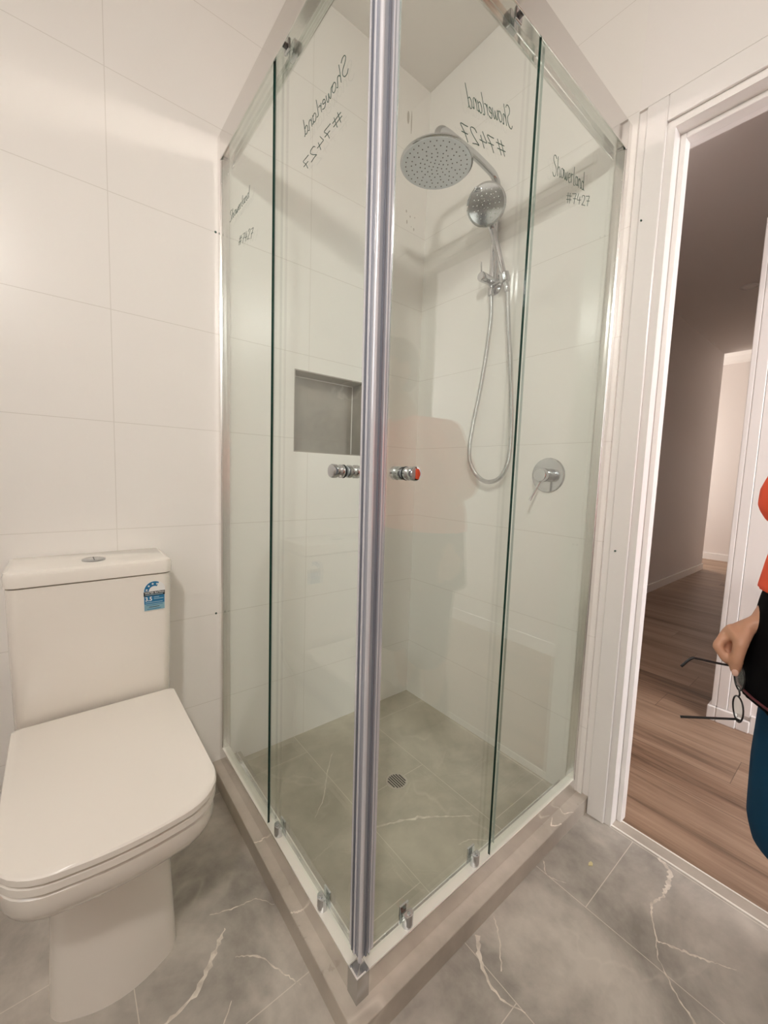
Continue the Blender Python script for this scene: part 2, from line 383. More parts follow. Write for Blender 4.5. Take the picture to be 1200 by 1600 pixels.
for pts in ([(-0.62,-0.50,.003),(-0.55,-0.53,.009),(-0.46,-0.57,.010),(-0.39,-0.62,.004),(-0.33,-0.66,.002)], [(-0.53,-0.17,.002),(-0.60,-0.25,.003),(-0.66,-0.33,.003),(-0.72,-0.38,.001)],
            [(-0.44,-0.70,.002),(-0.40,-0.71,.003),(-0.33,-0.77,.002)]):
    ribbon(bm, pts, 0.0003, 1, rnd)
obj('floor_shower', bm, [M_stone2, M_vein], kind='structure', recalc=False)
bm = BM()
outl = [(-0.906, 0.0), (-0.906, -0.857), (0.0, -0.857), (0.0, -0.765), (-0.808, -0.765), (-0.808, 0.0)]
prism(bm, outl, lambda p, k: (p[0], p[1], (ZF-0.01, ZK)[k]))
kerb = obj('trim_kerb', bm, M_kerb, kind='structure', bevel=0.002)
bm = BM()
for pts in ([(-0.10,-0.857,.002),(-0.13,-0.842,.003),(-0.12,-0.826,.002)], [(-0.17,-0.857,.003),(-0.20,-0.842,.004),(-0.17,-0.828,.002)], [(-0.906,-0.60,.004),(-0.89,-0.61,.005),(-0.878,-0.61,.003)], [(-0.906,-0.38,.003),(-0.89,-0.385,.004),(-0.878,-0.38,.003)]):
    ribbon(bm, pts, ZK+0.0003, 0, rnd)
obj('stone_vein', bm, M_vein, kerb, recalc=False)
obj('ceiling', b1(XW-0.12, 0.10, YW-0.1, 0.12, ZC, ZC+0.1), M_ceil, kind='structure')
# door frame between bathroom and hall
door = obj('door_1', b1(0.0, 0.115, DY0-0.022, DY0, ZF, DZ), M_gloss, kind='structure')
bm = BM(); box(bm, 0.0, 0.115, DY1, DY1+0.022, ZF, DZ); obj('jamb', bm, M_gloss, door)
bm = BM(); box(bm, 0.0, 0.115, DY1+0.022, DY0-0.022, DZ-0.022, DZ); obj('head_jamb', bm, M_gloss, door)
bm = BM(); e = 0.0005
box(bm, 0.042, 0.075, DY0-0.036, DY0-0.022, ZF, DZ-0.022); box(bm, 0.042, 0.075, DY1+0.022, DY1+0.036, ZF, DZ-0.022); box(bm, 0.042, 0.075, DY1+0.036, DY0-0.036, DZ-0.036, DZ-0.022)
obj('door_stop', bm, M_gloss, door, bevel=0.002)
bm = BM()
box(bm, -0.0095, -0.0002, DY0-0.004, -0.858, ZF, DZ+0.062); box(bm, -0.0095, -0.0002, DY1-0.05, DY1+0.004, ZF, DZ+0.062); box(bm, -0.0095, -0.0002, DY1+0.004, DY0-0.004, DZ-0.004, DZ+0.062)
obj('architrave', bm, M_gloss, door, bevel=0.003)
bm = BM(); box(bm, 0.1005, 0.118, DY0-0.010, -0.83, ZF, DZ+0.07); box(bm, 0.1005, 0.118, DY1-0.07, DY1+0.010, ZF, DZ+0.07); box(bm, 0.1005, 0.118, DY1+0.01, DY0-0.010, DZ-0.010, DZ+0.07)
obj('hall_architrave', bm, M_gloss, door, bevel=0.003)
bm = BM(); box(bm, 0.006, 0.012, DY1+0.022, DY0-0.022, -0.03, ZF+0.0015); box(bm, 0.049, 0.054, DY1+0.022, DY0-0.022, -0.03, ZF+0.0015)
tr = obj('trim_threshold', b1(0.0062, 0.0538, DY1+0.001, DY0-0.001, -0.10, ZF+0.0006), stone_mat('threshold_tile', (0.36, 0.315, 0.265), (0.50, 0.44, 0.37)), kind='structure')
obj('metal_strip', bm, M_white_alu, tr)

# hall and the room beyond
obj('floor_hall', b1(0.054, 6.1, -3.6, 2.2, -0.12, ZF+0.001), M_wood, kind='structure')
HX, HC = 4.97, 2.60
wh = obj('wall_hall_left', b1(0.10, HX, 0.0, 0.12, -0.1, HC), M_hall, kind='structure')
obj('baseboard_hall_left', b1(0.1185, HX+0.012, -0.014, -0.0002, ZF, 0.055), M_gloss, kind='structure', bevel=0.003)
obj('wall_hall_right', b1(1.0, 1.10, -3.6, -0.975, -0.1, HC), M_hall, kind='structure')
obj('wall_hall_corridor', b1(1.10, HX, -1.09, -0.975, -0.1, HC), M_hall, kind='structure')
bm = BM(); box(bm, 0.982, 0.9998, -1.012, -0.9752, 0.045, 2.12); box(bm, 0.986, 0.9998, -1.088, -1.013, 0.045, 2.12); box(bm, 0.982, 1.12, -0.9748, -0.956, 0.045, 2.12)
trim_c = obj('trim_hall_corner', bm, M_gloss, kind='structure', bevel=0.003)
bm = BM(); box(bm, 0.972, 1.0, -1.045, -0.9752, ZF, 0.044); box(bm, 0.978, 1.0, -1.089, -1.046, ZF-0.0, 0.03); box(bm, 0.972, 1.12, -0.975, -0.944, ZF, 0.044); obj('plinth', bm, M_gloss, trim_c, bevel=0.004)
obj('baseboard_hall_right', b1(0.986, 0.9998, -3.6, -1.09, ZF, 0.055), M_gloss, kind='structure')
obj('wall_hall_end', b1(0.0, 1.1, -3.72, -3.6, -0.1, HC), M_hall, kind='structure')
w2 = obj('window_2', b1(0.2, 0.92, -3.5995, -3.59, 0.9, 2.1), M_sky, kind='structure')
bm = BM()
for x0, x1, z0, z1 in ((0.16, 0.96, 0.85, 0.9), (0.16, 0.96, 2.1, 2.15), (0.16, 0.2, 0.9, 2.1), (0.92, 0.96, 0.9, 2.1), (0.55, 0.58, 0.9, 2.1)): box(bm, x0, x1, -3.5995, -3.57, z0, z1)
obj('window_frame', bm, M_gloss, w2)
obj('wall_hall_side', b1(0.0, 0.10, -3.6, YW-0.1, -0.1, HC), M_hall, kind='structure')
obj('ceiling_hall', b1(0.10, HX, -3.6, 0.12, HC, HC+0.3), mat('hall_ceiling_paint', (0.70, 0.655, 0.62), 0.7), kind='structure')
obj('wall_living_far', b1(5.95, 6.1, -1.6, 2.2, -0.1, 2.95), M_hall, kind='structure')
obj('wall_living_side', b1(HX, 6.1, -1.7, -1.6, -0.1, 2.95), M_hall, kind='structure')
obj('wall_living_near', b1(HX-0.1, HX, 0.12, 2.2, -0.1, 2.95), M_hall, kind='structure')
obj('wall_living_return', b1(HX-0.1, HX, -1.7, -1.09, -0.1, 2.95), M_hall, kind='structure')
obj('wall_living_window', b1(HX-0.1, 6.1, 2.1, 2.2, -0.1, 2.95), M_hall, kind='structure')
w3 = obj('window_3', b1(5.05, 5.85, 2.085, 2.0995, 0.5, 2.1), M_sky, kind='structure')
bm = BM()
for x0, x1, z0, z1 in ((5.0, 5.9, 0.45, 0.5), (5.0, 5.9, 2.1, 2.15), (5.0, 5.05, 0.5, 2.1), (5.85, 5.9, 0.5, 2.1)): box(bm, x0, x1, 2.06, 2.0995, z0, z1)
obj('window_frame', bm, M_gloss, w3)
obj('ceiling_living', b1(HX, 6.1, -1.7, 2.2, 2.86, 2.95), M_ceil, kind='structure')
obj('baseboard_living', b1(5.936, 5.9498, -1.6, 2.1, ZF, 0.07), M_gloss, kind='structure')
prof = [(0, 0), (0.012, 0), (0.02, 0.03), (0.05, 0.09), (0.10, 0.13), (0.14, 0.15), (0.14, 0.165), (0, 0.165)]
bm = BM(); prism(bm, prof, lambda p, k: (5.9498-p[0], (-1.59, 2.09)[k], 2.693+p[1])); obj('trim_cornice', bm, M_ceil, kind='structure')

# ------------------------------------------------------------------ shower enclosure: frame and fixed panes
enc = thing('shower_enclosure', 'square glass shower enclosure with bright metal frame standing on the grey stone kerb', 'shower screen', (-A_, -B_, ZK))
RH = 0.072   # face height of the top rail
def L_(p, q):  # profile helper for the left screen: p = distance inward, q = height
    return p, q
# wall channels
bm = BM(); box(bm, -A_, -A_+0.030, -0.022, -0.0003, ZK, ZT); box(bm, -A_+0.002, -A_+0.028, -0.026, -0.0222, ZK, ZT-RH); obj('wall_channel', bm, M_alu, enc, bevel=0.0015)
bm = BM(); box(bm, -0.031, -0.0088, -B_, -B_+0.030, ZK, ZT); box(bm, -0.035, -0.0312, -B_+0.002, -B_+0.028, ZK, ZT-RH); obj('wall_channel', bm, M_alu, enc, bevel=0.0015)
# rails: outer fascia, underside groove, inner lip
top_prof = [(0, 0), (0.0035, 0), (0.0035, 0.006), (0.034, 0.006), (0.034, -0.012), (0.038, -0.012), (0.038, RH), (0, RH)]
bot_prof = [(0, 0), (0.050, 0), (0.050, 0.022), (0.046, 0.022), (0.046, 0.012), (0.024, 0.012), (0.024, 0.052), (0, 0.052)]
def rail(name, prof, z, side, m):
    bm = BM(); c = 0.0
    if side == 'L': fn = lambda p, k: (-A_+p[0], (-0.0225, -B_+p[0])[k], z+p[1])
    else: fn = lambda p, k: ((-0.0315, -A_+p[0])[k], -B_+p[0], z+p[1])
    prism(bm, prof, fn); return obj(name, bm, m, enc, bevel=0.0012)
rail('top_rail', top_prof, ZT-RH, 'L', M_alu_top); rail('top_rail', top_prof, ZT-RH, 'R', M_alu_top)
rail('bottom_rail', bot_prof, ZK, 'L', M_alu); rail('bottom_rail', bot_prof, ZK, 'R', M_alu)
for side in 'LR':   # pale top strip of the bottom rail
    bm = BM()
    if side == 'L': box(bm, -A_+0.001, -A_+0.0235, -B_+0.03, -0.0225, ZK+0.0522, ZK+0.0535)
    else: box(bm, -A_+0.03, -0.0355, -B_+0.001, -B_+0.0235, ZK+0.0522, ZK+0.0535)
    obj('rail_strip', bm, M_white_alu, enc)
# corner blocks
for z0, z1 in ((ZK, ZK+0.0545), (ZT-RH-0.001, ZT+0.0015)):
    bm = BM(); c = 0.0012
    prism(bm, [(-A_-c, -B_-c), (-A_+0.028, -B_-c), (-A_+0.028, -B_), (-A_, -B_), (-A_, -B_+0.030), (-A_-c, -B_+0.030)], lambda p, k: (p[0], p[1], (z0, z1)[k]))
    obj('corner_bracket', bm, M_chrome2, enc, bevel=0.0006)
bm = BM(); prism(bm, [(-A_-0.001, -B_-0.001), (-A_+0.020, -B_-0.001), (-A_+0.020, -B_+0.0015), (-A_+0.0015, -B_+0.0015), (-A_+0.0015, -B_+0.022), (-A_-0.001, -B_+0.022)], lambda p, k: (p[0], p[1], (ZK+0.0547, ZK+0.0565)[k]))
obj('bracket_lip', bm, M_paint, enc)
def pane(name, x0, x1, y0, y1, z0, z1, parent, thin):
    """glass pane with dark green polished edges (material 1)"""
    bm = box(BM(), x0, x1, y0, y1, z0, z1)
    for f in bm.faces:
        n = f.normal; f.normal_update(); n = f.normal
        if abs(n[thin]) < 0.5: f.material_index = 1
    return obj(name, bm, [M_glass, M_edge], parent)
FY, FX = -0.398, -0.468       # free edges of the fixed panes
fixL = pane('fixed_glass', -A_+0.004, -A_+0.010, FY, -0.024, ZK+0.05, ZT-RH+0.012, enc, 0)
fixR = pane('fixed_glass', FX, -0.033, -B_+0.004, -B_+0.010, ZK+0.05, ZT-RH+0.012, enc, 1)

# handwriting
def arc(cx, cy, rx, ry, a0, a1, n=10): return [(cx+rx*math.cos(math.radians(a0+(a1-a0)*k/n)), cy+ry*math.sin(math.radians(a0+(a1-a0)*k/n))) for k in range(n+1)]
GL = {'S': (0.62, [[(.52,.88),(.38,1.02),(.18,1.0),(.10,.82),(.22,.62),(.42,.46),(.48,.24),(.34,.0),(.12,-.04),(-.02,.12)]]),
 'h': (0.48, [[(.10,1.0),(.06,.5),(.04,0)], [(.05,.3),(.18,.5),(.32,.46),(.34,.2),(.36,0),(.46,.06)]]),
 'o': (0.48, [arc(.22,.25,.18,.25,60,420), [(.30,.48),(.46,.44)]]),
 'w': (0.58, [[(.0,.5),(.06,.15),(.14,.02),(.24,.2),(.27,.42),(.30,.12),(.40,.02),(.50,.25),(.52,.5)]]),
 'e': (0.44, [[(.04,.24),(.2,.26),(.33,.34),(.26,.5),(.10,.42),(.06,.16),(.18,.0),(.40,.08)]]),
 'r': (0.36, [[(.04,.5),(.08,.28),(.06,0)], [(.07,.28),(.16,.46),(.32,.46)]]),
 'l': (0.26, [[(.14,1.0),(.08,.5),(.06,.06),(.22,.04)]]),
 'a': (0.50, [arc(.2,.24,.17,.24,40,380), [(.38,.5),(.36,.2),(.38,.02),(.48,.06)]]),
 'n': (0.48, [[(.05,.5),(.05,0)], [(.05,.3),(.18,.5),(.32,.44),(.34,.2),(.36,.0),(.46,.06)]]),
 'd': (0.50, [arc(.2,.24,.17,.24,40,380), [(.44,1.02),(.38,.5),(.36,.1),(.46,.0)]]),
 '#': (0.66, [[(.18,.95),(.10,.0)], [(.42,.95),(.34,.0)], [(.0,.66),(.56,.70)], [(-.02,.32),(.54,.36)]]),
 '7': (0.56, [[(.02,.92),(.2,.94),(.46,.96),(.30,.5),(.22,.0)], [(.12,.48),(.48,.52)]]),
 '4': (0.58, [[(.20,1.0),(.10,.62),(.04,.40),(.26,.40),(.50,.44)], [(.38,.74),(.34,.4),(.30,.0)]]),
 '2': (0.54, [[(.04,.76),(.14,.96),(.36,.96),(.40,.72),(.22,.34),(.04,.06),(.2,.08),(.46,.04)]])}
def handwriting(name, text, p0, p1, h, parent, r, normal, slant=0.12):
    p0, p1 = Vector(p0), Vector(p1); u = (p1-p0); Ln = u.length; u.normalize(); nn = Vector(normal)
    v = Vector((0, 0, 1)); v = (v - u*v.dot(u)).normalized()
    tot = sum(GL[c][0] for c in text); k = Ln/tot; bm = BM(); x = 0
    for c in text:
        adv, strokes = GL[c]; jy = random.uniform(-.05, .05)
        for s in strokes:
            pts = smooth_path([p0 + u*((x+px+slant*py)*k) + v*((py+jy)*h) + nn*(r*0.6) for px, py in s], 4)
            tube(bm, pts, r, 6)
        x += adv
    return obj(name, bm, M_ink, parent, smooth=True)
XO = -A_+0.004; YO = -B_+0.004
handwriting('handwriting', 'Showerland', (XO, -0.098, 1.742), (XO, -0.252, 1.738), 0.026, fixL, 0.00045, (-1, 0, 0))
handwriting('handwriting', '#7427', (XO, -0.172, 1.650), (XO, -0.276, 1.628), 0.024, fixL, 0.00045, (-1, 0, 0))
handwriting('handwriting', 'Showerland', (-0.392, YO, 1.722), (-0.245, YO, 1.752), 0.040, fixR, 0.0006, (0, -1, 0))
handwriting('handwriting', '#7427', (-0.324, YO, 1.690), (-0.210, YO, 1.728), 0.023, fixR, 0.0006, (0, -1, 0))

# ------------------------------------------------------------------ sliding doors
SX, SY = -0.862, -0.806       # outer faces of the sliding panes
def sliding_door(side):
    other = 'left' if side == 'L' else 'right'
    lab = {'L': 'sliding glass shower door on the toilet side, marked with green handwriting near its top', 'R': 'sliding glass shower door in front of the shower head, marked with green handwriting near its top'}[side]
    d = thing('shower_door', lab, 'shower door', (SX+0.003, SY+0.003, 0.065))
    T = (lambda s, q, z: (SX+q, s, z)) if side == 'L' else (lambda s, q, z: (s, SY+q, z))   # s along the door, q inward
    def bx(bm, s0, s1, q0, q1, z0, z1):
        a = T(s0, q0, z0); b = T(s1, q1, z1); return box(bm, min(a[0], b[0]), max(a[0], b[0]), min(a[1], b[1]), max(a[1], b[1]), z0, z1)
    corner = SY+0.006 if side == 'L' else SX+0.006
    end = -0.372 if side == 'L' else -0.432
    z0, z1 = 0.066, 1.992
    bm = BM(); bx(bm, corner+0.018, end, 0, 0.006, z0, z1)
    for f in bm.faces:
        f.normal_update()
        if abs(f.normal[0 if side == 'L' else 1]) < 0.5: f.material_index = 1
    gp = obj('glass_panel', bm, [M_glass, M_edge2], d)
    # magnetic seal: ribbed strip along the closing edge, leaning a little like the door
    lean = Vector((-0.010, 0.008, 0)) 
    def strip(name, s0, s1, q0, q1, m):
        bm = BM(); bx(bm, s0, s1, q0, q1, z0+0.032, z1-0.01)
        for v in bm.verts:
            if v.co.z > 1: v.co += lean*0.9
        return obj(name, bm, m, seal, bevel=0.0015) if name != 'magnetic_seal' else obj(name, bm, m, d, bevel=0.0015)
    seal = strip('magnetic_seal', corner-0.004, corner+0.020, -0.0035, 0.0095, M_seal)
    strip('seal_rib', corner+0.020, corner+0.026, -0.0025, -0.0003, M_seal_hi)
    strip('seal_rib', corner+0.003, corner+0.008, -0.0065, -0.0036, M_seal_dk if side == 'R' else M_seal_hi)
    strip('seal_rib', corner+0.012, corner+0.016, -0.0055, -0.0036, M_seal_dk if side == 'L' else M_seal_hi)
    if side == 'R':
        bm = BM(); cyl(bm, (SX-0.0015, SY-0.0035, z0+0.030), (SX-0.0015+lean.x, SY-0.0035+lean.y, z1-0.01), 0.0042, None, 20); obj('highlight_bead', bm, M_seal_hi, seal, smooth='auto')  # pale glossy bead added for the bright highlight line on the seal
    # rollers at the top, guides at the bottom
    tops = (-0.448, -0.735) if side == 'L' else (-0.538, -0.79)
    lows = (-0.447, -0.672) if side == 'L' else (-0.517, -0.740)
    for s in tops:
        bm = BM(); bx(bm, s-0.013, s+0.013, 0.0062, 0.017, 1.940, 1.995); bx(bm, s-0.011, s+0.011, -0.006, -0.0002, 1.944, 1.990)
        ro = obj('roller', bm, M_chrome2, d, bevel=0.002)
        bm = BM(); lathe(bm, T(s, -0.0062, 1.960), tuple(Vector(T(0, -1, 0))-Vector(T(0, 0, 0))), [(0.0085, 0), (0.0085, 0.005), (0.006, 0.0062)], 20); obj('roller_wheel', bm, M_wheel, ro, smooth='auto')
    for s in lows:
        bm = BM(); r = 0.012
        poly = [(s-r, 0.0), (s-r, -0.006)] + [(s+r*math.cos(a), -0.006-r*0.75*math.sin(a)) for a in [PI-PI*k/10 for k in range(1, 10)]] + [(s+r, -0.006), (s+r, 0.0)]
        prism(bm, poly, lambda p, k: T(p[0], p[1]-0.0002, (0.050, 0.112)[k]))
        bx(bm, s-r, s+r, 0.0062, 0.011, 0.055, 0.120)
        cl = obj('guide_clip', bm, M_chrome, d, bevel=0.001)
        bm = BM(); lathe(bm, T(s, -0.008, 0.1121), (0, 0, 1), [(0.004, 0), (0.004, 0.0012), (0.0025, 0.002)], 14); obj('screw_head', bm, M_chrome, cl, smooth='auto')
    # double-sided knob
    s = -0.708 if side == 'L' else -0.790; z = 1.035
    out = Vector(T(0, -1, 0))-Vector(T(0, 0, 0)); inn = -out
    kn = []
    for dr, q, nm in ((out, -0.0017, 'knob'), (inn, 0.0077, 'knob')):
        bm = BM(); lathe(bm, T(s, q, z), tuple(dr), [(0.0115, 0), (0.0125, 0.002), (0.0125, 0.007), (0.0095, 0.010), (0.0095, 0.0125), (0.0128, 0.0155), (0.0132, 0.024), (0.0118, 0.0265), (0.008, 0.0275)], 36)
        kn.append(obj(nm, bm, M_chrome, d, smooth='auto'))
    for q in (-0.0016, 0.0062):
        bm = BM(); lathe(bm, T(s, q, z), tuple(inn), [(0.0130 if q < 0 else 0.009, 0), (0.0130 if q < 0 else 0.009, 0.0014)], 30); obj('gasket', bm, M_rubber if q < 0 else M_seal_hi, d, smooth='auto')
    return d, gp
dL, gL = sliding_door('L'); dR, gR = sliding_door('R')
handwriting('handwriting', 'Showerland', (SX, -0.692, 1.742), (SX, -0.528, 1.728), 0.036, gL, 0.00065, (-1, 0, 0))
handwriting('handwriting', '#7427', (SX, -0.676, 1.672), (SX, -0.528, 1.658), 0.026, gL, 0.00065, (-1, 0, 0))
handwriting('handwriting', 'Showerland', (-0.532, SY, 1.752), (-0.672, SY, 1.718), 0.036, gR, 0.00065, (0, -1, 0))
handwriting('handwriting', '#7427', (-0.548, SY, 1.690), (-0.682, SY, 1.654), 0.028, gR, 0.00065, (0, -1, 0))

# ------------------------------------------------------------------ shower fittings on the right wall
XF = -0.0087                  # face of the wall tile
ry, rz = -0.385, 1.752
sh = thing('overhead_shower', 'chrome overhead shower with round perforated rose on a curved wall arm', 'shower', (XF, ry, rz))
bm = BM(); lathe(bm, (XF, ry-0.004, rz-0.022), (-1, 0, 0), [(0.028, 0), (0.028, 0.004), (0.024, 0.007), (0.016, 0.009), (0.016, 0.02)], 32); obj('wall_flange', bm, M_chrome, sh, smooth='auto')
bm = BM(); lathe(bm, (XF, ry-0.002, rz-0.008), (-1, 0, 0), [(0.015, 0.01), (0.0155, 0.03), (0.0155, 0.060), (0.0165, 0.062), (0.0165, 0.083), (0.014, 0.086)], 28); body = obj('diverter_body', bm, M_chrome, sh, smooth='auto')
bm = BM(); cyl(bm, (-0.085, ry+0.002, rz+0.005), (-0.088, ry+0.004, rz+0.043), 0.0028, 0.0032, 12); obj('diverter_lever', bm, M_chrome, body, smooth='auto')
bm = BM(); lathe(bm, (-0.030, ry-0.002, rz-0.018), (0, 0, -1), [(0.010, 0), (0.010, 0.014), (0.0085, 0.015), (0.0085, 0.022), (0.0115, 0.023), (0.0115, 0.038), (0.009, 0.040)], 20); obj('hose_outlet', bm, M_chrome, sh, smooth='auto')
pts = [(-0.023, ry, rz), (-0.023, ry, 1.85), (-0.023, ry, 1.95), (-0.023, ry, 2.045), (-0.028, ry, 2.078), (-0.048, ry, 2.098), (-0.08, ry, 2.106), (-0.16, ry, 2.113), (-0.24, ry, 2.113), (-0.295, ry, 2.112), (-0.322, ry, 2.104), (-0.333, ry, 2.085), (-0.335, ry, 2.036)]
bm = BM(); tube(bm, smooth_path(pts, 6), 0.0125, 20); obj('riser_arm', bm, M_chrome, sh, smooth='auto')
bm = BM(); lathe(bm, (-0.023, ry, rz+0.02), (0, 0, -1), [(0.0155, 0), (0.0155, 0.03)], 24); obj('arm_collar', bm, M_chrome, sh, smooth='auto')
bm = BM(); lathe(bm, (-0.023, ry, 2.03), (0, 0, 1), [(0.0145, 0), (0.0145, 0.02)], 24); obj('arm_collar', bm, M_chrome, sh, smooth='auto')
hc = Vector((-0.335, ry, 1.998)); R0 = 0.113
bm = BM(); lathe(bm, tuple(hc), (0, 0, 1), [(R0-0.004, 0), (R0, 0.003), (R0, 0.006), (R0-0.006, 0.010), (0.05, 0.016), (0.022, 0.020), (0.020, 0.034), (0.016, 0.040)], 64); head = obj('shower_rose', bm, M_chrome, sh, smooth='auto')
bm = BM(); lathe(bm, tuple(hc-Vector((0, 0, 0.0008))), (0, 0, 1), [(R0-0.005, 0), (R0-0.005, 0.0012)], 64); obj('rose_face', bm, M_rose, head)
bm = BM()
for rr, n in ((0.010, 4), (0.022, 8), (0.036, 13), (0.05, 18), (0.064, 13), (0.077, 26), (0.095, 32)):
    for k in range(n):
        a = 2*PI*k/n + rr*31; lathe(bm, (hc.x+rr*math.cos(a), hc.y+rr*math.sin(a), hc.z-0.0009), (0, 0, -1), [(0.0021, 0), (0.0016, 0.0014)], 8)
noz = obj('rose_nozzles', bm, M_nozzle, head); noz['kind'] = 'stuff'
# holder ring for the hand shower
bm = BM(); hp = Vector((-0.058, -0.462, 1.724)); hd = Vector((-0.040, 0.055, 0.225)).normalized()
cyl(bm, (-0.030, ry-0.012, rz-0.020), tuple(hp), 0.0085, 0.0085, 16); lathe(bm, tuple(hp-hd*0.014), tuple(hd), [(0.0165, 0), (0.018, 0.004), (0.0185, 0.028)], 24); obj('hand_shower_holder', bm, M_chrome2, sh, smooth='auto')

hs = thing('hand_shower', 'round chrome hand shower clipped upright in the wall holder below the rose', 'hand shower', tuple(hp))
fc = Vector((-0.100, -0.404, 1.961)); ax = (hp-fc).normalized(); fn_ = (CAM-fc).normalized(); fn_ = (fn_ - ax*fn_.dot(ax)).normalized(); fn_ = (fn_*0.97 + ax*0.24).normalized(); fl = fc.copy(); fc = fc + fn_*0.036
bm = BM(); hd = -ax; tip = fl - hd*0.045 - fn_*0.002
tube(bm, smooth_path([tuple(hp-hd*0.030), tuple(hp), tuple(hp+hd*0.06), tuple(hp+hd*0.13), tuple(tip), tuple(fl+fn_*0.012-hd*0.012)], 5), [0.0095+0.0028*min(1, i/18) for i in range(26)], 16); obj('handle', bm, M_chrome, hs, smooth='auto')
bm = BM(); lathe(bm, tuple(fc), tuple(-fn_), [(0.060, -0.001), (0.0655, 0.002), (0.0655, 0.006), (0.055, 0.014), (0.03, 0.021), (0.012, 0.023)], 48); hh = obj('spray_head', bm, M_chrome, hs, smooth='auto')
bm = BM(); lathe(bm, tuple(fc+fn_*0.0012), tuple(-fn_), [(0.059, 0), (0.059, 0.001)], 48); obj('spray_face', bm, mat('grey_spray_plate', (0.45, 0.46, 0.47), 0.07, 1.0), hh)
bm = BM(); fu, fv, _ = frame_of(fn_)
for rr, n in ((0.012, 6), (0.030, 12), (0.043, 16)):
    for k in range(n):
        a = 2*PI*k/n; lathe(bm, tuple(fc+fn_*0.0011+(fu*math.cos(a)+fv*math.sin(a))*rr), tuple(fn_), [(0.0020, 0), (0.0014, 0.0016)], 8)
noz = obj('spray_nozzles', bm, M_nozzle2, hh); noz['kind'] = 'stuff'

bm = BM()
hose_pts = [(-0.030, -0.388, 1.696), (-0.040, -0.400, 1.62), (-0.05, -0.402, 1.534), (-0.05, -0.381, 1.378), (-0.05, -0.350, 1.216), (-0.05, -0.342, 1.119), (-0.05, -0.362, 1.065), (-0.05, -0.400, 1.028), (-0.05, -0.444, 1.017), (-0.05, -0.490, 1.036), (-0.05, -0.517, 1.090), (-0.05, -0.523, 1.160), (-0.05, -0.519, 1.26), (-0.05, -0.503, 1.42), (-0.05, -0.482, 1.58), tuple(hp-hd*0.046)]
tube(bm, smooth_path(hose_pts, 8), 0.0080, 12)
hose = tag(obj('shower_hose', bm, M_hose, None, smooth=True), 'flexible silver shower hose hanging in a long loop on the tiled wall', 'hose')
bm = BM(); lathe(bm, tuple(hp-hd*0.050), tuple(hd), [(0.008, 0), (0.0105, 0.004), (0.0105, 0.020)], 20); obj('hose_nut', bm, M_chrome, hose, smooth='auto')

mx = thing('shower_mixer', 'round chrome shower mixer tap with thin lever on the tiled wall', 'tap', (XF, -0.648, 1.047))
mc = Vector((XF, -0.648, 1.047))
bm = BM(); lathe(bm, tuple(mc), (-1, 0, 0), [(0.058, 0), (0.058, 0.003), (0.055, 0.006), (0.03, 0.0065)], 64); obj('cover_plate', bm, M_chrome2, mx, smooth='auto')
bm = BM(); lathe(bm, tuple(mc), (-1, 0, 0), [(0.022, 0.006), (0.022, 0.022), (0.0205, 0.0225), (0.0205, 0.025), (0.0225, 0.0255), (0.0225, 0.052), (0.020, 0.055)], 40); mb = obj('mixer_body', bm, M_chrome, mx, smooth='auto')
bm = BM(); cyl(bm, (-0.050, -0.646, 1.030), (-0.078, -0.628, 0.962), 0.0035, 0.0042, 14); obj('lever', bm, M_chrome, mx, smooth='auto')

dc = Vector((-0.427, -0.416, 0.0))
dr = thing('floor_drain', 'small round slotted drain set in the grey shower floor', 'drain', tuple(dc))
bm = BM(); lathe(bm, tuple(dc), (0, 0, 1), [(0.037, 0), (0.037, 0.0012), (0.031, 0.0016)], 40); obj('drain_ring', bm, mat('drain_ring_metal', (0.62, 0.58, 0.52), 0.35, 0.6), dr, smooth='auto')
bm = BM()
for k in range(-3, 4):
    x = k*0.0082; hh_ = math.sqrt(max(0.030**2-x*x, 1e-6)); box(bm, dc.x+x-0.0021, dc.x+x+0.0021, dc.y-hh_, dc.y+hh_, 0.0012, 0.0022)
obj('drain_slots', bm, M_dark, dr)

# ------------------------------------------------------------------ toilet
CX = -1.222
wc = thing('toilet', 'white close-coupled toilet with square seat standing against the tiled wall beside the shower', 'toilet', (CX, -0.3, ZF))
def dshape(hw, yb, yf, r, z, bow=0.0, dx=0.0):
    hb = math.atan2(bow, hw); rc = max(0.02, 0.75*(hw-r*math.tan((PI/2-hb)/2)-0.004)/math.cos(hb)/math.tan(hb)) if bow else 0.3; rc = min(rc, 0.45)
    o = fillet([(CX+dx-hw, yb, 0.012), (CX+dx-hw*0.99, yf+bow, r), (CX+dx, yf, rc), (CX+dx+hw*0.99, yf+bow, r), (CX+dx+hw, yb, 0.012)], 8)
    return [(x, y, z) for x, y in o]
bm = BM()
loft(bm, [dshape(0.112, -0.003, -0.515, 0.045, ZF, 0.045), dshape(0.110, -0.003, -0.505, 0.045, 0.05, 0.042), dshape(0.107, -0.003, -0.490, 0.045, 0.14, 0.036), dshape(0.106, -0.003, -0.484, 0.045, 0.205, 0.030), dshape(0.112, -0.003, -0.495, 0.05, 0.24, 0.028),
          dshape(0.128, -0.003, -0.540, 0.06, 0.275, 0.026), dshape(0.146, -0.003, -0.592, 0.07, 0.305, 0.024), dshape(0.157, -0.003, -0.628, 0.075, 0.335, 0.022), dshape(0.161, -0.003, -0.645, 0.078, 0.362, 0.02), dshape(0.161, -0.003, -0.646, 0.078, 0.388, 0.02), dshape(0.157, -0.003, -0.640, 0.078, 0.394, 0.02)])
obj('bowl', bm, M_ceramic, wc, smooth='auto')
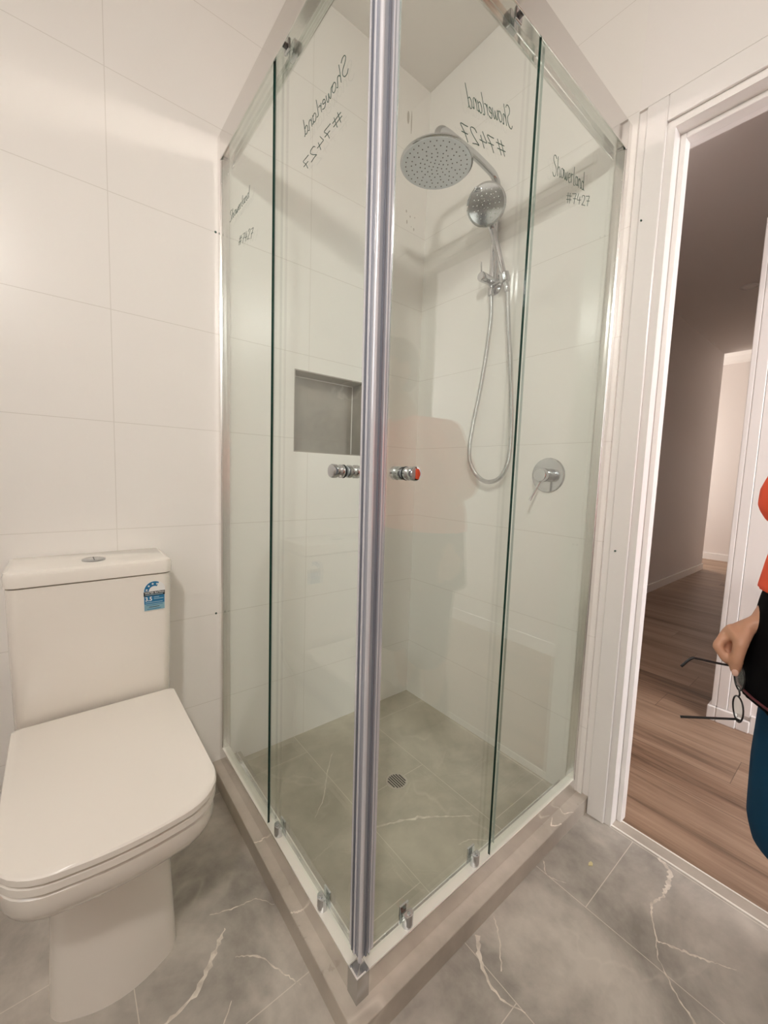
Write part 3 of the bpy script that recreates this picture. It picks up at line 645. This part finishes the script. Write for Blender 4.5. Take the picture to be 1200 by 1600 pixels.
bm = BM(); loft(bm, [dshape(0.161, -0.19, -0.648, 0.085, 0.3965, 0.022), dshape(0.1645, -0.188, -0.653, 0.086, 0.399, 0.022), dshape(0.1645, -0.188, -0.653, 0.086, 0.4105, 0.022), dshape(0.162, -0.19, -0.650, 0.086, 0.413, 0.022)])
obj('seat_ring', bm, M_seat, wc, smooth='auto')
bm = BM(); loft(bm, [dshape(0.162, -0.186, -0.652, 0.088, 0.4165, 0.022), dshape(0.1655, -0.184, -0.657, 0.090, 0.419, 0.022), dshape(0.1655, -0.184, -0.657, 0.090, 0.4285, 0.022), dshape(0.1635, -0.186, -0.6545, 0.089, 0.4315, 0.022), dshape(0.155, -0.192, -0.645, 0.085, 0.4330, 0.022)])
obj('seat_lid', bm, M_seat, wc, smooth='auto')
def rrect(hw, yb, yf, r, z): return [(x, y, z) for x, y in fillet([(CX-hw, yb, 0.004), (CX-hw, yf, r), (CX+hw, yf, r), (CX+hw, yb, 0.004)], 8)]
bm = BM(); loft(bm, [rrect(0.1575, -0.004, -0.166, 0.02, 0.394), rrect(0.161, -0.004, -0.171, 0.022, 0.402), rrect(0.164, -0.004, -0.177, 0.022, 0.60), rrect(0.165, -0.004, -0.179, 0.022, 0.750)])
cis = obj('cistern', bm, M_ceramic, wc, smooth='auto')
bm = BM(); loft(bm, [rrect(0.164, -0.004, -0.179, 0.022, 0.7515), rrect(0.168, -0.003, -0.184, 0.024, 0.7545), rrect(0.1685, -0.003, -0.185, 0.024, 0.778), rrect(0.166, -0.004, -0.182, 0.024, 0.786), rrect(0.158, -0.006, -0.174, 0.022, 0.790)])
lid = obj('cistern_lid', bm, M_ceramic, wc, smooth='auto')
bc = Vector((CX, -0.115, 0.790))
bm = BM(); lathe(bm, tuple(bc), (0, 0, 1), [(0.025, 0), (0.025, 0.003), (0.022, 0.0045)], 40); fb = obj('flush_button', bm, M_chrome2, lid, smooth='auto')
bm = BM(); box(bm, CX-0.0008, CX+0.0008, bc.y-0.021, bc.y+0.021, 0.7944, 0.7950); obj('button_split', bm, M_dark, lid)
for sx in (-0.085, 0.085):
    bm = BM(); lathe(bm, (CX+sx, -0.20, 0.412), (1, 0, 0), [(0.009, -0.018), (0.009, 0.018)], 16); obj('seat_hinge', bm, M_chrome2, wc, smooth='auto')
# rating label on the cistern front
lx0, lx1, lz0, lz1 = -1.1235, -1.0735, 0.655, 0.734; ly = -0.1795
def label_poly(m, x0, x1, z0, z1, y, name, parent, arch=False, n=20):
    bm = BM(); pts = [(x0, z0), (x1, z0)]
    if arch:
        r = (x1-x0)/2; c = z1-r; pts += [((x0+x1)/2+r*math.cos(PI*k/n), c+r*math.sin(PI*k/n)) for k in range(n+1)]
    else: pts += [(x1, z1), (x0, z1)]
    prism(bm, pts, lambda p, k: (p[0], y-0.0003*k, p[1])); return obj(name, bm, m, parent)
M_lw = mat('label_white', (0.78, 0.78, 0.76), 0.35); M_lb = mat('label_blue', (0.015, 0.16, 0.33), 0.35); M_lb2 = mat('label_light_blue', (0.22, 0.40, 0.48), 0.35); M_lk = mat('label_black', (0.012, 0.014, 0.016), 0.35)
M_lp = mat('label_pale_star', (0.42, 0.60, 0.68), 0.4)
lab = label_poly(M_lw, lx0, lx1, lz0, lz1, ly, 'rating_label', cis, True); lab['label'] = 'blue and white water rating label with 3.5 in figures'
label_poly(M_lb2, lx0+0.0015, lx1-0.0015, lz0+0.001, 0.6735, ly-0.0004, 'label_print', lab)
label_poly(M_lb, lx0+0.0015, lx1-0.0015, 0.6735, 0.6945, ly-0.0004, 'label_print', lab)
label_poly(M_lk, lx0+0.0005, lx1-0.0005, 0.6945, 0.7060, ly-0.0004, 'label_print', lab)
bm = BM(); c0 = Vector(((lx0+lx1)/2, 0, 0.709)); pts = [(c0.x+0.0235*math.cos(a), c0.z-0.002+0.0255*math.sin(a)) for a in [PI-(PI*0.66)*k/16 for k in range(17)]] + [(c0.x+0.0125*math.cos(a), c0.z-0.002+0.013*math.sin(a)) for a in [PI*0.34+(PI*0.66)*k/16 for k in range(17)]]
prism(bm, pts, lambda p, k: (p[0], ly-0.0004-0.0003*k, p[1])); obj('label_print', bm, M_lb, lab)
bm = BM()
for k in range(4):
    a = PI*0.93-PI*0.175*k*1.05; c = Vector((c0.x+0.018*math.cos(a), ly-0.0008, c0.z-0.002+0.0195*math.sin(a)))
    prism(bm, [(c.x+(0.0034 if i % 2 == 0 else 0.0015)*math.sin(PI*i/5), c.z+(0.0034 if i % 2 == 0 else 0.0015)*math.cos(PI*i/5)) for i in range(10)], lambda p, kk: (p[0], c.y-0.0002*kk, p[1]))
obj('label_stars', bm, M_lw, lab)
ux, uz = (1, 0, 0), (0, 0, 1)
text_mesh('label_text', 'WATER RATING', 0.0066, M_lw, lab, (lx0+0.003, ly-0.0008, 0.7002), ux, uz, sx=0.93, bold=0.0001)
text_mesh('label_text', '3.5', 0.0150, M_lw, lab, (lx0+0.0035, ly-0.0008, 0.6815), ux, uz, sx=0.9, bold=0.0004)
for m_, x0, x1, z in ((M_lp, lx0+0.004, lx1-0.005, 0.6968), (M_lp, lx0+0.0235, lx0+0.036, 0.6895), (M_lp, lx0+0.0235, lx1-0.004, 0.6850), (M_lp, lx0+0.004, lx1-0.006, 0.6765), (M_lb, lx0+0.006, lx1-0.006, 0.6695), (M_lk, lx0+0.012, lx1-0.014, 0.6640), (M_lb, lx0+0.008, lx1-0.010, 0.6590)):
    label_poly(m_, x0, x1, z, z+0.0013, ly-0.0007, 'label_line', lab)   # lines of print too small to read

# water stop behind the toilet
ws = thing('water_stop_tap', 'small chrome stop tap on the tiled wall behind the toilet', 'tap', (-1.455, -0.0005, 0.205))
bm = BM(); lathe(bm, (-1.455, -0.0005, 0.205), (0, -1, 0), [(0.027, 0), (0.026, 0.004), (0.010, 0.006), (0.010, 0.045), (0.014, 0.047), (0.014, 0.062)], 28); obj('tap_body', bm, M_chrome, ws, smooth='auto')
bm = BM(); lathe(bm, (-1.455, -0.063, 0.205), (0, -1, 0), [(0.016, 0), (0.018, 0.006), (0.017, 0.016)], 24); obj('tap_handle', bm, M_chrome, ws, smooth='auto')
bm = BM(); tube(bm, smooth_path([(-1.455, -0.055, 0.205), (-1.435, -0.050, 0.207), (-1.410, -0.048, 0.206), (-1.370, -0.046, 0.205), (-1.338, -0.046, 0.205)], 6), 0.006, 10); obj('supply_hose', bm, M_hose, ws, smooth=True)

# little chip on the floor
bm = BM(); prism(bm, [(-0.184, -0.944), (-0.176, -0.952), (-0.168, -0.949), (-0.166, -0.943), (-0.175, -0.941)], lambda p, k: (p[0], p[1], ZF+0.0004+0.002*k))
tag(obj('paint_chip', bm, mat('pale_yellow_chip', (0.62, 0.55, 0.30), 0.7)), 'tiny pale yellow chip lying on the grey floor tile before the door', 'debris')

# ------------------------------------------------------------------ lamps
lp = Vector((-1.76, -1.78, 2.18))
wl = thing('wall_light', 'small round globe light on the bathroom wall behind the photographer', 'lamp', (lp.x, YW+0.0005, lp.z))
bm = BM(); lathe(bm, (lp.x, YW+0.0005, lp.z), (0, 1, 0), [(0.055, 0), (0.055, 0.018), (0.02, 0.022), (0.02, 0.08)], 32); obj('lamp_base', bm, M_chrome2, wl, smooth='auto')
bm = BM(); bmesh.ops.create_uvsphere(bm, u_segments=32, v_segments=16, radius=0.04, matrix=Matrix.Translation(lp)); obj('lamp_globe', bm, M_globe, wl, smooth=True)
dl = thing('recessed_downlight', 'round unlit downlight set flush in the dim hall ceiling', 'lamp', (3.0, -0.54, HC))
bm = BM(); lathe(bm, (3.0, -0.54, HC-0.0003), (0, 0, -1), [(0.06, 0), (0.06, 0.004), (0.045, 0.008), (0.044, 0.003)], 32, caps=False); obj('downlight_rim', bm, M_gloss, dl)
bm = BM(); lathe(bm, (3.0, -0.54, HC-0.0004), (0, 0, -1), [(0.044, 0), (0.044, 0.002)], 32); obj('downlight_lens', bm, M_paint, dl)

# ------------------------------------------------------------------ the person in the doorway and the glasses in the hand
M_skin = mat('skin', (0.52, 0.27, 0.17), 0.5, 0, Subsurface_Weight=0.08, Subsurface_Radius=(0.01, 0.004, 0.002))
M_orange = mat('orange_cloth', (0.95, 0.10, 0.03), 0.75); M_black = mat('black_cloth', (0.003, 0.0025, 0.003), 0.95, 0, Specular_IOR_Level=0.1); M_trim = mat('dark_red_piping', (0.11, 0.02, 0.025), 0.6)
M_blue = mat('blue_cloth', (0.006, 0.045, 0.095), 0.9, 0, Specular_IOR_Level=0.15); M_hair = mat('dark_hair', (0.03, 0.022, 0.018), 0.6); M_boot = mat('brown_boot', (0.10, 0.06, 0.035), 0.6); M_nail = mat('finger_nail', (0.62, 0.38, 0.30), 0.3)
M_eye = mat('eye_white', (0.7, 0.68, 0.65), 0.2); M_lip = mat('lip', (0.42, 0.17, 0.13), 0.45)
def capsules(bm, chains, n=14):
    """tapered capsules: list of [(point, radius), ...]"""
    for ch in chains:
        for (a, ra), (b, rb) in zip(ch, ch[1:]):
            a, b = Vector(a), Vector(b); d = b-a; L = max(d.length, 1e-5)
            prof = [(ra*math.sin(t), -ra*math.cos(t)) for t in (0.02, 0.5, 1.0, PI/2)] + [(rb*math.cos(t), L+rb*math.sin(t)) for t in (0.0, 0.55, 1.05, PI/2-0.02)]
            lathe(bm, a, d if d.length > 1e-5 else (0, 0, 1), prof, n)
def ellipsoid(bm, c, r, rot=None, n=20):
    m = Matrix.Translation(c) @ (rot.to_4x4() if rot else Matrix.Identity(4)) @ Matrix.Diagonal((*r, 1))
    bmesh.ops.create_uvsphere(bm, u_segments=n, v_segments=n//2, radius=1, matrix=m)
def remeshed(name, bm, m, parent, voxel, smooth_it=6):
    o = obj(name, bm, m, None)
    r = o.modifiers.new('remesh', 'REMESH'); r.mode = 'VOXEL'; r.voxel_size = voxel
    s = o.modifiers.new('smooth', 'SMOOTH'); s.factor = 0.5; s.iterations = smooth_it
    dg = bpy.context.evaluated_depsgraph_get(); me = bpy.data.meshes.new_from_object(o.evaluated_get(dg))
    bpy.data.objects.remove(o); me.name = name; me.materials.clear(); me.materials.append(m)
    for p in me.polygons: p.use_smooth = True
    q = bpy.data.objects.new(name, me); COL.objects.link(q)
    if parent is not None: q.parent = parent; q.matrix_parent_inverse = parent.matrix_world.inverted()
    return q
# joints; the person faces -x, the right arm is towards +y
J = dict(pel=(-0.145,-1.42,0.84), belly=(-0.16,-1.43,0.96), chest=(-0.155,-1.465,1.12), neck0=(-0.15,-1.515,1.235), neck1=(-0.17,-1.545,1.325), head=(-0.195,-1.565,1.455),
 shR=(-0.125,-1.315,1.185), elR=(-0.09,-1.318,0.955), wrR=(-0.186,-1.236,0.764), shL=(-0.125,-1.645,1.215), elL=(-0.09,-1.72,0.985), wrL=(-0.18,-1.70,0.785),
 hipR=(-0.14,-1.335,0.80), knR=(-0.165,-1.335,0.42), anR=(-0.06,-1.372,0.055), hipL=(-0.135,-1.505,0.80), knL=(-0.16,-1.525,0.42), anL=(-0.06,-1.545,0.055))
def P(k): return Vector(J[k])
ps = thing('person', 'person in orange shirt and blue shorts standing in the doorway holding black glasses', 'person', (-0.08, -1.45, ZF))
tilt = Matrix.Rotation(math.radians(8), 3, 'X')
bm = BM()
capsules(bm, [[(J['shR'], .052), (J['elR'], .040)], [(J['elR'], .041), ((P('elR')*0.55+P('wrR')*0.45), .038), (J['wrR'], .026)],
              [(J['shL'], .052), (J['elL'], .040)], [(J['elL'], .041), ((P('elL')*0.55+P('wrL')*0.45), .038), (J['wrL'], .026)],
              [(J['hipR'], .085), (J['knR'], .056)], [(J['knR'], .056), ((P('knR')*0.68+P('anR')*0.32+Vector((.018, 0, 0))), .056), (J['anR'], .036)],
              [(J['hipL'], .085), (J['knL'], .056)], [(J['knL'], .056), ((P('knL')*0.68+P('anL')*0.32+Vector((.018, 0, 0))), .056), (J['anL'], .036)],
              [(J['neck0'], .058), (J['neck1'], .055)], [(J['shR'], .048), (P('neck0')+Vector((0, 0, -.03)), .052)], [(J['shL'], .048), (P('neck0')+Vector((0, 0, -.03)), .052)]])
for a, fx in (('anR', -0.15), ('anL', -0.14)):
    capsules(bm, [[(P(a)+Vector((0.02, 0, -.03)), .038), (P(a)+Vector((-0.10, 0, -.045)), .034), (P(a)+Vector((fx, 0, -.052)), .022)]])
ellipsoid(bm, J['pel'], (.105, .165, .11)); ellipsoid(bm, J['belly'], (.115, .155, .12)); ellipsoid(bm, J['chest'], (.100, .145, .11), tilt)
# head with brow, nose, chin, ears
H = P('head'); ellipsoid(bm, H+Vector((.012, 0, .03)), (.097, .076, .098)); ellipsoid(bm, H+Vector((-.022, 0, -.045)), (.066, .058, .072)); ellipsoid(bm, H+Vector((-.068, 0, -.098)), (.022, .026, .018))
ellipsoid(bm, H+Vector((-.078, 0, .030)), (.014, .048, .013)); capsules(bm, [[(H+Vector((-.082, 0, .022)), .009), (H+Vector((-.106, 0, -.020)), .013)]])
for s in (-1, 1):
    ellipsoid(bm, H+Vector((-.102, s*.012, -.022)), (.010, .009, .008)); ellipsoid(bm, H+Vector((.008, s*.077, -.002)), (.020, .009, .032)); ellipsoid(bm, H+Vector((-.060, s*.036, -.022)), (.028, .022, .024))
ellipsoid(bm, H+Vector((-.083, 0, -.056)), (.013, .024, .007)); ellipsoid(bm, H+Vector((-.081, 0, -.067)), (.013, .021, .008))
# right hand: palm, four curled fingers, thumb on the glasses
fing = {'index': [(-.213,-1.181,.729), (-.236,-1.172,.702), (-.238,-1.188,.680), (-.226,-1.200,.674)], 'middle': [(-.195,-1.183,.730), (-.213,-1.173,.697), (-.220,-1.189,.672), (-.212,-1.202,.668)],
        'ring': [(-.176,-1.187,.729), (-.190,-1.178,.694), (-.200,-1.194,.670), (-.194,-1.206,.668)], 'little': [(-.159,-1.193,.728), (-.168,-1.187,.696), (-.179,-1.200,.676), (-.176,-1.210,.675)]}
for k, q in fing.items():
    r = {'index': .0094, 'middle': .0096, 'ring': .009, 'little': .0082}[k]
    capsules(bm, [[(q[0], r*1.08), (q[1], r), (q[2], r*.92), (q[3], r*.84)], [(q[0], .0105), (J['wrR'], .020)]], 12)
th = [(-.206,-1.212,.752), (-.236,-1.208,.718), (-.243,-1.206,.687), (-.240,-1.205,.664)]
capsules(bm, [[(th[0], .0145), (th[1], .0125), (th[2], .0110), (th[3], .0095)], [(J['wrR'], .021), (th[0], .0145)]], 12)
capsules(bm, [[((-.214,-1.188,.737), .0125), ((-.234,-1.205,.724), .0120)], [((-.205,-1.196,.715), .0150), ((-.212,-1.200,.690), .0130)]], 12)
# left hand hanging: palm and loosely bent fingers
wl_ = P('wrL')
for i, (dx, Lf, r) in enumerate(((-.030, .080, .0092), (-.010, .088, .0094), (.010, .082, .009), (.028, .064, .008))):
    k0 = wl_+Vector((dx, .004, -.085)); k1 = k0+Vector((dx*.15-.004, .008, -Lf*.5)); k2 = k1+Vector((-.004, .020, -Lf*.42))
    capsules(bm, [[(wl_, .020), (k0, .0115)], [(k0, r*1.05), (k1, r), (k2, r*.85)]], 12)
capsules(bm, [[(wl_+Vector((-.012, 0, -.02)), .015), (wl_+Vector((-.046, .012, -.062)), .012), (wl_+Vector((-.054, .022, -.105)), .0095)]], 12)
body = remeshed('body', bm, M_skin, ps, 0.0045, 5)
for s in (-1, 1):
    bm = BM(); ellipsoid(bm, H+Vector((-.0835, s*.031, .012)), (.008, .0105, .0048)); ey = obj('eye', bm, M_eye, ps, smooth=True)
    bm = BM(); ellipsoid(bm, H+Vector((-.0895, s*.031, .0105)), (.0040, .0055, .0055)); obj('iris', bm, M_hair, ey, smooth=True)
bm = BM(); ellipsoid(bm, H+Vector((-.0925, 0, -.0615)), (.006, .022, .007)); obj('lips', bm, M_lip, ps, smooth=True)
bm = BM(); ellipsoid(bm, H+Vector((.022, 0, .044)), (.101, .083, .094)); ellipsoid(bm, H+Vector((.062, 0, -.01)), (.052, .072, .07)); capsules(bm, [[(H+Vector((-.055, -.05, .095)), .022), (H+Vector((-.055, .05, .095)), .022)]])
remeshed('hair', bm, M_hair, ps, 0.006, 6)
bm = BM(); nl = Vector(th[3])+Vector((-.0088, -.0015, -.002)); ellipsoid(bm, nl, (.0022, .0058, .0072)); obj('thumb_nail', bm, M_nail, ps, smooth=True)
# shirt: torso shell with short sleeves
def ering(z, cx, cy, rx, ry, n=28, dz=0.0): return [(cx+rx*math.cos(2*PI*k/n), cy+ry*math.sin(2*PI*k/n), z+dz*math.sin(2*PI*k/n)) for k in range(n)]
bm = BM(); loft(bm, [ering(.825, -.15, -1.405, .150, .196), ering(.90, -.15, -1.408, .146, .188), ering(1.0, -.155, -1.425, .136, .172), ering(1.10, -.155, -1.455, .132, .172), ering(1.18, -.15, -1.483, .112, .160), ering(1.225, -.15, -1.508, .088, .11), ering(1.25, -.152, -1.515, .070, .075)])
capsules(bm, [[(J['shR'], .064), (P('shR')*0.1+P('elR')*0.9+Vector((-.01, .064, .03)), .068)], [(J['shL'], .064), (P('shL')*0.12+P('elL')*0.88, .058)], [(J['shR'], .064), (P('neck0')+Vector((0, 0, -.02)), .068)], [(J['shL'], .064), (P('neck0')+Vector((0, 0, -.02)), .068)]])
shirt = remeshed('shirt', bm, M_orange, ps, 0.007, 8)
# black apron round the hips, dark red piping on its hem
bm = BM(); loft(bm, [ering(.592, -.158, -1.405, .165, .208, dz=.024), ering(.70, -.156, -1.405, .158, .200), ering(.80, -.152, -1.405, .147, .190), ering(.838, -.15, -1.405, .140, .183)])
apr = remeshed('apron', bm, M_black, ps, 0.007, 4)
bm = BM(); q = ering(.606, -.158, -1.405, .1655, .2085, 40, .024); tube(bm, q+[q[0]], 0.0026, 8); obj('piping', bm, M_trim, apr, smooth=True)
# blue shorts with wide legs
bm = BM(); ellipsoid(bm, (-0.14,-1.42,0.82), (.120, .178, .10))
for s, kn, hp_ in ((1, 'knR', 'hipR'), (-1, 'knL', 'hipL')):
    a = P(hp_); b = P(kn)+Vector((-.012, .010*(s > 0), -.06)); capsules(bm, [[(a, .098), (b+Vector((0, 0, .12)), .092), (b, .088)]])
remeshed('shorts', bm, M_blue, ps, 0.008, 8)
for a in ('anR', 'anL'):
    bm = BM(); q = P(a); capsules(bm, [[(q+Vector((0, 0, .10)), .054), (q+Vector((.012, 0, -.020)), .050), (q+Vector((-.075, 0, -.030)), .046), (q+Vector((-.155, 0, -.038)), .036)], [(q+Vector((.03, 0, -.035)), .042), (q+Vector((-.16, 0, -.040)), .036)]])
    for v in bm.verts: v.co.z = max(v.co.z, ZF+0.001)
    remeshed('boot', bm, M_boot, ps, 0.006, 4)

# reading glasses hanging from the hand, one arm above the other
H1, H2 = Vector((-.226, -1.209, .668)), Vector((-.225, -1.215, .560)); T1, T2 = Vector((-.282, -1.126, .662)), Vector((-.282, -1.134, .545))
gl = thing('reading_glasses', 'black thin-framed glasses dangling open from the hand in the doorway', 'glasses', tuple(H1))
M_gf = mat('black_glasses_frame', (0.012, 0.010, 0.010), 0.3)
wv = (H2-H1); wl2 = wv.length; wv.normalize(); tv = ((T2-H2)+(T1-H1)).normalized(); nv = tv.cross(wv).normalized()
mid = (H1+H2)/2; rims = []
for s in (-1, 1):
    c = mid + wv*s*0.033; bm = BM(); pts = [c + wv*0.026*math.cos(2*PI*k/28) + nv*0.019*math.sin(2*PI*k/28)*(1-0.12*math.cos(2*PI*k/28)) for k in range(29)]
    tube(bm, pts, 0.0016, 8); rim = obj('rim', bm, M_gf, gl, smooth=True); rims.append(rim)
    bm = BM(); bm.faces.new([bm.verts.new(p) for p in pts[:-1]]); bmesh.ops.solidify(bm, geom=bm.faces[:], thickness=0.0012); obj('lens', bm, M_glass, rim)
bm = BM(); tube(bm, smooth_path([mid-wv*0.008, mid+nv*0.004, mid+wv*0.008], 5), 0.0016, 8); obj('bridge', bm, M_gf, gl, smooth=True)
for Hh, T, s in ((H1, T1, -1), (H2, T2, 1)):
    bm = BM(); rimp = mid + wv*s*0.058; drop = Vector((0, 0, -1))
    tube(bm, [rimp+nv*0.002, Hh-tv*0.002], 0.0030, 8); obj('hinge', bm, M_gf, gl, smooth=True)
    bm = BM(); d = (T-Hh)
    if s < 0: pts = smooth_path([Hh, Hh+d*0.35+Vector((0, 0, .004)), Hh+d*0.72+Vector((0, 0, .010)), Hh+d*0.84+Vector((0, 0, .009)), T+Vector((0, 0, -.010))], 6)
    else: pts = smooth_path([Hh, Hh+d*0.4, Hh+d*0.75, T], 6)
    tube(bm, pts, [0.0022+0.0006*(i/len(pts)) for i in range(len(pts))], 8); obj('temple', bm, M_gf, gl, smooth=True)
